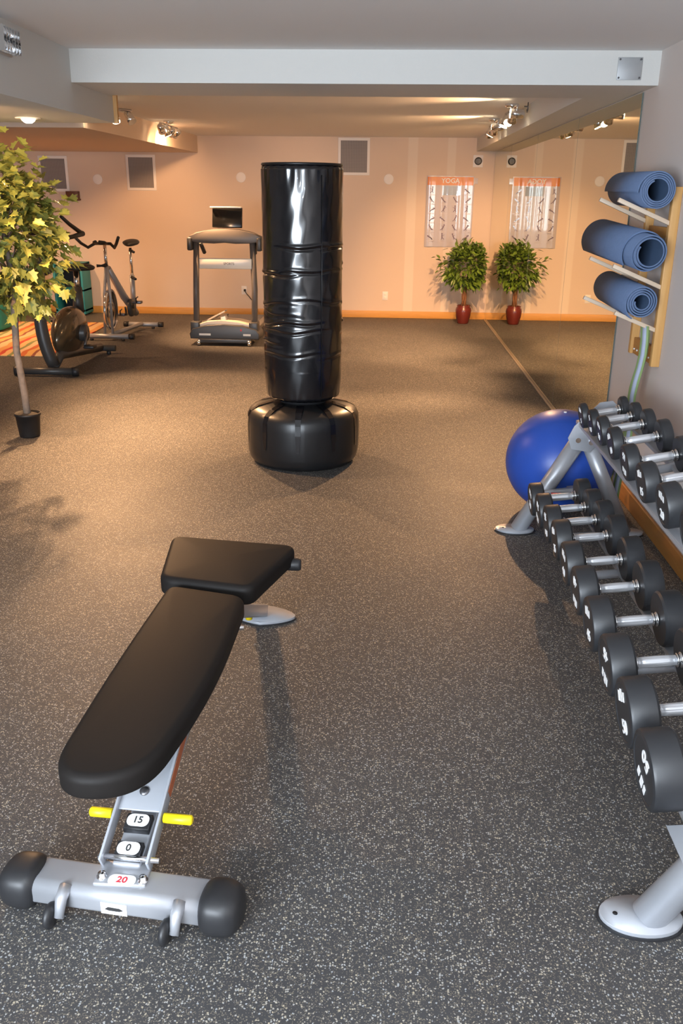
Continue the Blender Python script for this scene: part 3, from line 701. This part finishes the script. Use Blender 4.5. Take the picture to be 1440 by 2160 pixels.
for dy, dxx, yb, zb, lbl in ((0, 0, .24, .085, 1), (-.05, -.012, .14, .02, 2)):
    path = [(1.296+dxx, 4.455+dy*.3+yb*f**1.2, 1.02-(1.02-zb)*f+.0) for f in [i/14 for i in range(15)]]
    path = [(x+.008*sin(i*.9), y+.006*sin(i*1.3+lbl), z) for i, (x, y, z) in enumerate(path)]
    g = MB(); ribbon(g, path, .042, wd=(-.75, .66, 0)); s_ = g.build('webbing', M['green'], t, off=T0)
    g = MB(); ribbon(g, [(x-.0010, y-.0010, z) for x, y, z in path], .020, .003, wd=(-.75, .66, 0)); g.build('stripe', M['lav'], s_, off=T0)
bk = MB()
for k in range(4): bk.box((1.288, 4.70, .06+k*.011), (.012, .048, .005), bev=.001)
bk.build('buckle', M['steel'], t, off=T0)

# ------------------------------------------------------------------ foliage
def leaf_shape(kind):
    if kind == 'lobed':
        P = [(0, 0), (.16, .12), (.42, .10), (.34, .30), (.52, .50), (.30, .52), (.26, .74), (.10, .72), (0, 1.0)]
    else:
        P = [(0, 0), (.14, .14), (.24, .36), (.22, .58), (.11, .82), (0, 1.0)]
    return P
def foliage(name, m, parent, pts, size, kind, rnd, drop=.3):
    g = MB(); P = leaf_shape(kind)
    for p, dirv in pts:
        s = size*(.7+.6*rnd.random()); d = (Vector(dirv)+Vector((rnd.gauss(0, .5), rnd.gauss(0, .5), rnd.gauss(0, .35)-drop))).normalized()
        sdv = d.cross(Vector((rnd.gauss(0, .5), rnd.gauss(0, .5), 1))).normalized(); nn = sdv.cross(d)
        base = Vector(p); mid = []; Lf = []; Rt = []
        for (x, y) in P:
            c = base+d*y*s - Vector((0, 0, 1))*(.18*y*y*s)
            mid.append(g.b.verts.new(c))
            Lf.append(g.b.verts.new(c-sdv*x*s+nn*x*s*.28) if x else mid[-1]); Rt.append(g.b.verts.new(c+sdv*x*s+nn*x*s*.28) if x else mid[-1])
        for i in range(len(P)-1):
            for S in (Lf, Rt):
                vs = []
                for v in (mid[i], mid[i+1], S[i+1], S[i]):
                    if v not in vs: vs.append(v)
                if len(vs) >= 3: g._f(vs, False)
    return g.build(name, m, parent)

def grow(rnd, tips, crown_c, crown_r, n, xmax=9):
    pts = []
    for i in range(n):
        # cluster leaves at twig ends
        c = tips[rnd.randrange(len(tips))]
        p = Vector(c)+Vector((rnd.gauss(0, 1), rnd.gauss(0, 1), rnd.gauss(0, .9)))*crown_r*.17
        dv = (p-Vector(crown_c)).normalized()*.8
        if p.x > xmax: p.x = xmax-rnd.random()*.03
        if p.x > xmax-.06: dv.x = min(dv.x, -.3)
        pts.append((p, dv))
    return pts
# tree at the left
rnd = random.Random(21)
TO = Vector((-2.478, 5.80, 0))
t = thing('leafy_tree', 'tall leafy artificial tree in small black pot at left', 'tree', TO)
MB().lathe([(.001, 0), (.066, 0), (.070, .01), (.083, .15), (.090, .152), (.090, .168), (.082, .168), (.078, .15), (.001, .15)], n=36).build('pot', M['potblack'], t)
MB().lathe([(.001, .145), (.079, .145), (.06, .160), (.02, .168), (.001, .168)], n=24, fn=lambda a, z: 1+.05*sin(5*a)).build('soil', M['soil'], t)
tr = MB(); tr.tube([(0, 0, .14), (-.005, 0, .3), (-.03, .01, .6), (-.01, 0, .85), (.0, .01, 1.05), (-.02, 0, 1.35), (0, 0, 1.6)], [.026, .024, .023, .022, .02, .016, .008], 14)
tips = []
cc = Vector((-.06, 0, 1.33))
for i in range(90):
    a = rnd.random()*2*pi; v = rnd.uniform(-.95, 1); rad = .33*sqrt(max(0, 1-v*v*.8))*rnd.uniform(.55, 1.08)
    tip = cc+Vector((rad*cos(a), rad*sin(a), v*.40)); tips.append(tip)
    st_ = Vector((-.01, 0, max(.95, min(1.5, tip.z-rnd.uniform(.08, .28)))))
    if i % 3 == 0: tr.tube([st_, st_.lerp(tip, .5)+Vector((0, 0, .03)), tip], [.006, .004, .002], 5)
tips += [Vector((.10, -.05, 1.80)), Vector((.16, -.08, 1.82)), Vector((-.1, 0, 1.80)), Vector((.30, 0, 1.14)), Vector((.26, -.05, 1.22)), Vector((.24, -.1, 1.02)), Vector((.16, -.2, .98))]
tr.build('trunk', M['bark'], t)
foliage('foliage', M['leaf2'], t, grow(rnd, tips, cc, .42, 1500), .080, 'lobed', rnd)
# potted plant by the poster
rnd = random.Random(5)
t = thing('potted_plant', 'small leafy plant in dark red vase below the poster', 'potted plant', (1.03, 11.97, 0))
MB().lathe([(.001, 0), (.07, 0), (.075, .01), (.098, .10), (.108, .17), (.100, .205), (.085, .22), (.092, .235), (.085, .24), (.07, .225), (.001, .22)], n=36).build('pot', M['terra'], t)
tr = MB()
for k in range(4):
    a = k*1.57; tr.tube([(.025*cos(a), .025*sin(a), .21), (.022*cos(a+1.2), .022*sin(a+1.2), .35), (.02*cos(a+2.4), .02*sin(a+2.4), .50), (.05*cos(a+2.4), .05*sin(a+2.4), .62)], [.016, .015, .013, .008], 10)
tr.build('trunk', M['bark2'], t)
tips = []
for i in range(60):
    a = rnd.random()*2*pi; v = rnd.uniform(-1, 1); rad = .245*sqrt(max(0, 1-v*v*.8))*rnd.uniform(.5, 1.05)
    tips.append(Vector((rad*cos(a), rad*sin(a)*.95, .74+v*.22)))
tips += [Vector((.27, -.02, .83)), Vector((.25, .02, .86)), Vector((-.30, 0, .78)), Vector((-.27, -.05, .66)), Vector((.0, 0, 1.0))]
foliage('foliage', M['leaf'], t, grow(rnd, tips, (0, 0, .72), .27, 1250, .246), .074, 'ficus', rnd, .15)
# small plant far left
rnd = random.Random(8)
t = thing('potted_sapling', 'small dark sapling in black pot by the teal shelf', 'potted plant', (-4.71, 11.72, 0))
MB().lathe([(.001, 0), (.068, 0), (.085, .18), (.09, .18), (.09, .20), (.001, .19)], n=24).build('pot', M['potblack'], t)
MB().tube([(0, 0, .17), (.01, 0, .3), (0, 0, .46)], .014, 8).build('trunk', M['bark2'], t)
foliage('foliage', M['leaf'], t, [(Vector((rnd.gauss(-.03, .07), rnd.gauss(0, .06), rnd.uniform(.38, .62))), (rnd.gauss(0, 1), rnd.gauss(0, 1), 0)) for _ in range(60)], .11, 'lobed', rnd)

# ------------------------------------------------------------------ treadmill
TO = Vector((-1.81, 9.80, 0))
t = thing('treadmill', 'folding treadmill with grey console facing back wall', 'treadmill', TO)
def T(x, y, z): return (x-TO.x, y-TO.y, z)
def tb(name, c, d, m, bev=.006, rot=None, parent=None): return MB().box(T(*c), d, rot=rot, bev=bev).build(name, m, parent or t)
mh = MB(); prof = [(-.385, .075), (.385, .075), (.395, .13), (.36, .185), (.20, .225), (0, .235), (-.20, .225), (-.36, .185), (-.395, .13)]
mh.prism(prof, .34, fn=lambda x, z, y: Vector((x, y-.04, z)), bev=.012); mh.build('motor_cover', M['grey'], t)
mh = MB(); prof = [(-.34, .19), (.34, .19), (.30, .225), (.14, .262), (-.05, .272), (-.20, .262), (-.32, .225)]
mh.prism(prof, .30, fn=lambda x, z, y: Vector((x, y+.02, z)), bev=.010); mh.build('motor_hood', M['hood'], t)
tb('belt', (-1.81, 10.75, .13), (.50, 1.35, .02), M['screen'])
for x in (-2.09, -1.53): tb('side_rail', (x, 10.7, .125), (.075, 1.45, .045), M['greyl'])
tb('frame', (-1.81, 9.80, .055), (.60, .10, .045), M['grey'])
for x in (-2.10, -1.53): MB().lathe([(.001, -.02), (.028, -.02), (.034, -.012), (.034, .012), (.028, .02), (.001, .02)], T(x, 9.76, .034), axis='X', n=20).build('wheel', M['chrome'], t)
for x in (-2.145, -1.485):
    MB().tube([T(x, 9.88, .16), T(x+.005, 9.92, .6), T(x+.02*(1 if x < -1.8 else -1), 9.98, 1.18)], [.034, .034, .032], 20).build('upright', M['greyl'], t)
    MB().box(T(x, 9.86, .20), (.10, .16, .12), bev=.01).build('upright_boot', M['grey'], t)
cn = MB(); prof = [(-.385, 1.14), (-.30, 1.12), (-.12, 1.115), (0, 1.125), (.12, 1.115), (.30, 1.12), (.385, 1.14), (.40, 1.19), (.30, 1.235), (.15, 1.262), (0, 1.268), (-.15, 1.262), (-.30, 1.235), (-.40, 1.19)]
cn.prism(prof, .16, fn=lambda x, z, y: Vector((x+.012, y+.10, z-.02)), bev=.012); cn.build('console', M['greyl'], t)
for s in (-1, 1):
    MB().box(T(-1.80+s*.385, 10.02, 1.09), (.055, .30, .14), bev=.015).build('console_arm', M['grey'], t)
    MB().tube([T(-1.80+s*.31, 10.10, 1.10), T(-1.80+s*.29, 10.22, .98)], .022, 12).build('handlebar', M['grey'], t)
MB().box(T(-1.775, 10.0, 1.365), (.33, .04, .215), rot=rot3('X', -14), bev=.008).build('display', M['screen'], t)
MB().box(T(-1.785, 9.975, 1.473), (.345, .035, .016), rot=rot3('Z', -2), bev=.005).build('display_top', M['white_pl'], t)
xb = tb('cross_panel', (-1.80, 9.93, .882), (.59, .035, .115), M['white_pl'], .012)
text_obj('lettering', 'SPORTS', .035, M['greyl'], xb, frame(T(-1.76, 9.911, .882), (1, 0, 0), (0, 0, 1)), .0006)
tb('label', (-2.03, 9.757, .125), (.13, .003, .022), M['white_pl'], 0)
tb('label', (-1.555, 9.757, .125), (.085, .003, .022), M['white_pl'], 0)
tb('power_light', (-1.62, 9.757, .178), (.016, .003, .022), M['red'], 0)
MB().box(T(-1.93, 9.98, .31), (.23, .16, .015), rot=rot3('Y', -27), bev=.003).build('hood_flap', M['hood'], t)
MB().box(T(-1.84, 9.96, .275), (.06, .12, .07), rot=rot3('Y', -15), bev=.008).build('lift_strut', M['white_pl'], t)
o = MB().tube([(0, -.03, 0), (.02, -.06, -.03), (.09, -.10, -.10), (.15, -.14, -.17), (.19, -.22, -.30), (.22, -.35, -.335)], .006, 8).box((0, -.02, 0), (.03, .03, .03), bev=.004).build('power_cord', M['ink'])
tag(o, 'black power cord plugged into the outlet behind treadmill', 'cord', loc=(-1.985, YB-.002, .345))

# ------------------------------------------------------------------ upright exercise bike
TO = Vector((-3.07, 8.5, 0))
t = thing('upright_bike', 'dark upright exercise bike with bronze shroud beside the rug', 'exercise bike', TO)
MB().tube([T(-3.42, 7.88, .045), T(-2.86, 7.90, .045)], [.034, .034], 18).build('stabilizer', M['grey'], t)
for x in (-3.42, -2.87): MB().tube([T(x-.03, 7.88, .045), T(x+.03, 7.9, .045)], [.042, .042], 16).build('stabilizer_cap', M['rubber2'], t)
MB().tube([T(-3.3, 9.10, .06), T(-2.86, 9.12, .06)], .032, 16).build('stabilizer', M['grey'], t)
MB().lathe([(.001, 0), (.022, 0), (.022, .03), (.001, .03)], T(-2.93, 9.1, 0), n=14).build('leveling_foot', M['rubber2'], t)
MB().tube([T(-3.10, 7.95, .06), T(-3.08, 8.1, .16), T(-3.02, 9.1, .07)], .045, 14).build('base_beam', M['grey'], t)
MB().tube(bez(T(-3.10, 7.98, .08), T(-3.20, 7.92, .35), T(-3.19, 8.02, .75), 8)+[T(-3.18, 8.10, 1.0), T(-3.17, 8.18, 1.22)], [.058]*5+[.056]*4+[.045, .038], 18).build('front_post', M['grey'], t)
sh = MB(); g = bmesh.new(); bmesh.ops.create_uvsphere(g, u_segments=36, v_segments=22, radius=1)
def shr(p):
    z = p.z; return Vector((T(-3.09, 8.45, .33)))+Vector((p.x*.12*(1+.25*z), p.y*.40*(1-.10*z), z*.235+.02*p.y))
sh._merge(g, shr, True); sh.build('shroud', M['gold'], t)
for s, z, y in ((1, .22, 8.30), (-1, .42, 8.62)):
    MB().tube([T(-3.06+s*.135, 8.45, .32), T(-3.06+s*.16, y, z)], [.018, .014], 10).build('crank', M['steel'], t)
    MB().box(T(-3.06+s*.21, y, z-.01), (.10, .11, .028), bev=.008).build('pedal', M['rubber2'], t)
MB().lathe([(.001, -.14), (.075, -.14), (.08, -.13), (.08, .13), (.075, .14), (.001, .14)], T(-3.06, 8.45, .32), axis='X', n=24).build('crank_disc', M['grey'], t)
MB().tube([T(-3.08, 8.72, .48), T(-3.09, 8.77, .72)], [.055, .045], 14).build('seat_tube', M['grey'], t)
MB().tube([T(-3.095, 8.77, .70), T(-3.10, 8.80, .87)], .027, 14).build('seat_post', M['chrome'], t)
MB().box(T(-3.095, 8.71, .60), (.02, .01, .08), bev=.002).build('red_badge', M['red'], t)
se = MB(); g = bmesh.new(); bmesh.ops.create_uvsphere(g, u_segments=24, v_segments=14, radius=1)
se._merge(g, lambda p: Vector(T(-3.07, 8.80, .905))+Vector((p.x*.15*(1+.2*p.y), p.y*.15, max(p.z, -.5)*.045)), True); se.build('seat', M['rubber2'], t)
MB().tube([T(-3.17, 8.18, .90), T(-3.19, 8.45, .915), T(-3.35, 8.62, .91)], [.02, .018, .018], 10).build('side_handle', M['grey'], t)
MB().box(T(-3.18, 8.16, 1.34), (.30, .07, .20), rot=rot3('X', 25), bev=.012).build('console', M['screen'], t)
for s in (-1, 1):
    MB().tube([T(-3.17, 8.18, 1.20), T(-3.17+s*.14, 8.22, 1.20), T(-3.17+s*.21, 8.42, 1.22), T(-3.17+s*.24, 8.60, 1.24)], [.018, .018, .02, .026], 12).build('handlebar', M['rubber2'], t)
    MB().tube([T(-3.17+s*.24, 8.58, 1.24), T(-3.17+s*.17, 8.45, 1.33), T(-3.17+s*.13, 8.36, 1.40)], [.022, .018, .016], 10).build('grip', M['rubber2'], t)

# ------------------------------------------------------------------ spin bike
TO = Vector((-3.15, 10.5, 0))
t = thing('spin_bike', 'silver spin bike with black handlebars near the back wall', 'exercise bike', TO)
def st2(x0, x1, y):
    MB().tube([T(x0, y, .05), T(x1, y, .05)], .028, 14).build('stabilizer', M['silver'], t)
    for x in (x0, x1): MB().tube([T(x-.03, y, .05), T(x+.03, y, .05)], .034, 14).build('stabilizer_cap', M['rubber2'], t)
    for x in (x0+.10, x1-.10): MB().lathe([(.001, 0), (.02, 0), (.02, .02), (.001, .02)], T(x, y, 0), n=12).build('leveling_foot', M['rubber2'], t)
st2(-3.50, -2.93, 9.98); st2(-3.28, -2.84, 10.98)
MB().tube([T(-3.20, 10.0, .05), T(-3.08, 10.95, .06)], .026, 12).build('base_beam', M['silver'], t)
for s in (-.035, .035): MB().tube([T(-3.20+s*1.3, 9.99, .06), T(-3.20+s, 10.05, .5), T(-3.20, 10.10, .84)], [.016, .016, .022], 12).build('fork', M['silver2'], t)
MB().lathe([(.001, -.016), (.04, -.018), (.045, -.006), (.20, -.006), (.205, -.015), (.235, -.015), (.24, 0), (.235, .015), (.205, .015), (.20, .006), (.045, .006), (.04, .018), (.001, .016)], T(-3.20, 10.14, .33), axis='X', n=48).build('flywheel', M['chrome'], t)
MB().tube([T(-3.20, 10.10, .80), T(-3.21, 10.13, 1.05)], .019, 12).build('handlebar_post', M['chrome'], t)
MB().tube([T(-3.20, 10.10, .83), T(-3.24, 10.05, .83), T(-3.29, 10.03, .83)], [.028, .012, .018], 10).build('adjuster_knob', M['rubber2'], t)
MB().tube([T(-3.19, 10.12, .80), T(-3.13, 10.45, .45), T(-3.08, 10.75, .22)], [.035, .045, .04], 14).build('main_beam', M['silver'], t)
for s in (-1, 1):
    MB().tube([T(-3.21, 10.08, 1.07), T(-3.21+s*.09, 10.06, 1.07), T(-3.21+s*.15, 10.0, 1.03), T(-3.21+s*.20, 9.92, 1.08), T(-3.21+s*.245, 9.86, 1.15)], .017, 12).build('handlebar', M['rubber2'], t)
    MB().tube([T(-3.21+s*.05, 10.06, 1.07), T(-3.21+s*.06, 9.94, 1.09), T(-3.21+s*.02, 9.88, 1.10)], .015, 10).build('center_grip', M['rubber2'], t)
MB().tube([T(-3.08, 10.66, .25), T(-3.06, 10.62, .68)], .030, 14).build('seat_tube', M['silver'], t)
MB().tube([T(-3.06, 10.62, .66), T(-3.055, 10.60, 1.0)], .017, 12).build('seat_post', M['chrome'], t)
for z in (.66, .97): MB().tube([T(-3.06, 10.60, z), T(-3.00, 10.56, z-.02)], [.02, .014], 10).build('clamp_knob', M['rubber2'], t)
se = MB(); g = bmesh.new(); bmesh.ops.create_uvsphere(g, u_segments=20, v_segments=12, radius=1)
se._merge(g, lambda p: Vector(T(-3.05, 10.62, 1.055))+Vector((p.x*(.10 if p.y > 0 else .05+.05*(1+p.y)), p.y*.15, p.z*.035+.02*p.y)), True); se.build('seat', M['rubber2'], t)
MB().lathe([(.001, -.02), (.10, -.02), (.105, 0), (.10, .02), (.001, .02)], T(-3.05, 10.45, .32), axis='X', n=28).build('chainring_cover', M['grey'], t)
for s, y, z in ((1, 10.32, .40), (-1, 10.58, .22)):
    MB().tube([T(-3.07+s*.05, 10.45, .32), T(-3.07+s*.08, y, z)], .013, 8).build('crank', M['steel'], t)
    p = MB().box(T(-3.07+s*.14, y, z), (.10, .09, .03), bev=.006).build('pedal', M['steel'], t)
    MB().tube([T(-3.07+s*.14, y-.05, z), T(-3.07+s*.14, y-.06, z+.05), T(-3.07+s*.14, y+.02, z+.06)], .008, 6).build('toe_cage', M['rubber2'], p)

# ------------------------------------------------------------------ far left corner
rg = mat('striped_rug', (.5, .2, .08), .9); n = rg.node_tree.nodes; K = rg.node_tree.links
tc = n.new('ShaderNodeTexCoord'); sp_ = n.new('ShaderNodeSeparateXYZ'); K.new(tc.outputs['Object'], sp_.inputs[0])
nz = n.new('ShaderNodeTexNoise'); nz.inputs['Scale'].default_value = 1.3; K.new(tc.outputs['Object'], nz.inputs['Vector'])
ad = n.new('ShaderNodeMath'); ad.operation = 'MULTIPLY_ADD'; ad.inputs[1].default_value = .25; K.new(nz.outputs['Fac'], ad.inputs[0]); K.new(sp_.outputs[0], ad.inputs[2])
mu = n.new('ShaderNodeMath'); mu.operation = 'MULTIPLY'; mu.inputs[1].default_value = 1.7; K.new(ad.outputs[0], mu.inputs[0])
fc = n.new('ShaderNodeMath'); fc.operation = 'FRACT'; K.new(mu.outputs[0], fc.inputs[0])
cr = n.new('ShaderNodeValToRGB'); cr.color_ramp.interpolation = 'CONSTANT'; el = cr.color_ramp.elements
cols_ = [(0, (.62, .30, .10)), (.14, (.50, .07, .04)), (.22, (.70, .42, .18)), (.34, (.25, .26, .10)), (.42, (.75, .50, .28)), (.55, (.60, .16, .05)), (.66, (.72, .40, .12)), (.78, (.30, .10, .06)), (.84, (.70, .48, .25))]
el[0].position = 0; el[0].color = (*cols_[0][1], 1); el[1].position = cols_[1][0]; el[1].color = (*cols_[1][1], 1)
for p_, c_ in cols_[2:]: e_ = el.new(p_); e_.color = (*c_, 1)
K.new(fc.outputs[0], cr.inputs[0]); K.new(cr.outputs[0], n['Principled BSDF'].inputs['Base Color'])
o = MB().box((0, 0, .006), (2.3, 2.5, .012), bev=.004).build('striped_rug', rg)
tag(o, 'multicoloured striped rug on floor behind the upright bike', 'rug', loc=(-4.68, 10.05, 0)); o.rotation_euler = (0, 0, radians(3))
t = thing('beanbag', 'teal cube shaped floor cushion on the rug at left edge', 'cushion', (-4.86, 10.55, .013))
g = bmesh.new(); bmesh.ops.create_cube(g, size=1); bmesh.ops.subdivide_edges(g, edges=list(g.edges), cuts=6, use_grid_fill=True)
c = MB()
def cush(p):
    q = p*2; m_ = max(abs(q.x), abs(q.y), abs(q.z)); l_ = (abs(q.x)**6+abs(q.y)**6+abs(q.z)**6)**(1/6); q = q*(m_/l_)
    tp = 1-.12*(q.z+1)/2; return Vector((q.x*.25*tp, q.y*.25*tp, .19+q.z*.19))
c._merge(g, cush, True); c.build('body', M['tealf'], t)
MB().box((0, 0, .385), (.42, .42, .012), bev=.005).build('piping', M['tealf'], t)
t = thing('teal_shelf', 'teal open cubby shelf standing against back wall behind bike', 'shelf', (-4.36, 12.2, 0))
for x in (-.19, .19): MB().box((x, 0, .36), (.03, .34, .68), bev=.003).build('side_panel', M['teal'], t)
for z in (.07, .34, .69): MB().box((0, 0, z), (.41, .34, .03), bev=.003).build('shelf_board', M['teal'], t)
MB().box((0, .16, .36), (.37, .01, .66)).build('back_panel', M['dark'], t)
MB().box((0, 0, .03), (.34, .28, .05), bev=.003).build('plinth', M['dark'], t)
t = thing('wooden_box', 'orange pine box against the back wall beyond the sapling', 'box', (-5.0, 12.2, 0))
MB().box((0, 0, .26), (.30, .30, .50), bev=.004).build('body', M['pine_z'], t)
MB().box((0, 0, .52), (.33, .33, .03), bev=.004).build('lid', M['pine'], t)
t = thing('step_stool', 'pine step stool cut off by the left picture edge', 'stool', (-2.80, 5.35, 0))
MB().box((0, 0, .17), (.50, .24, .035), bev=.006).build('top_board', M['pine'], t)
for x in (-.20, .21): MB().box((x, 0, .076), (.035, .20, .152), bev=.004).build('leg', M['pine'], t)
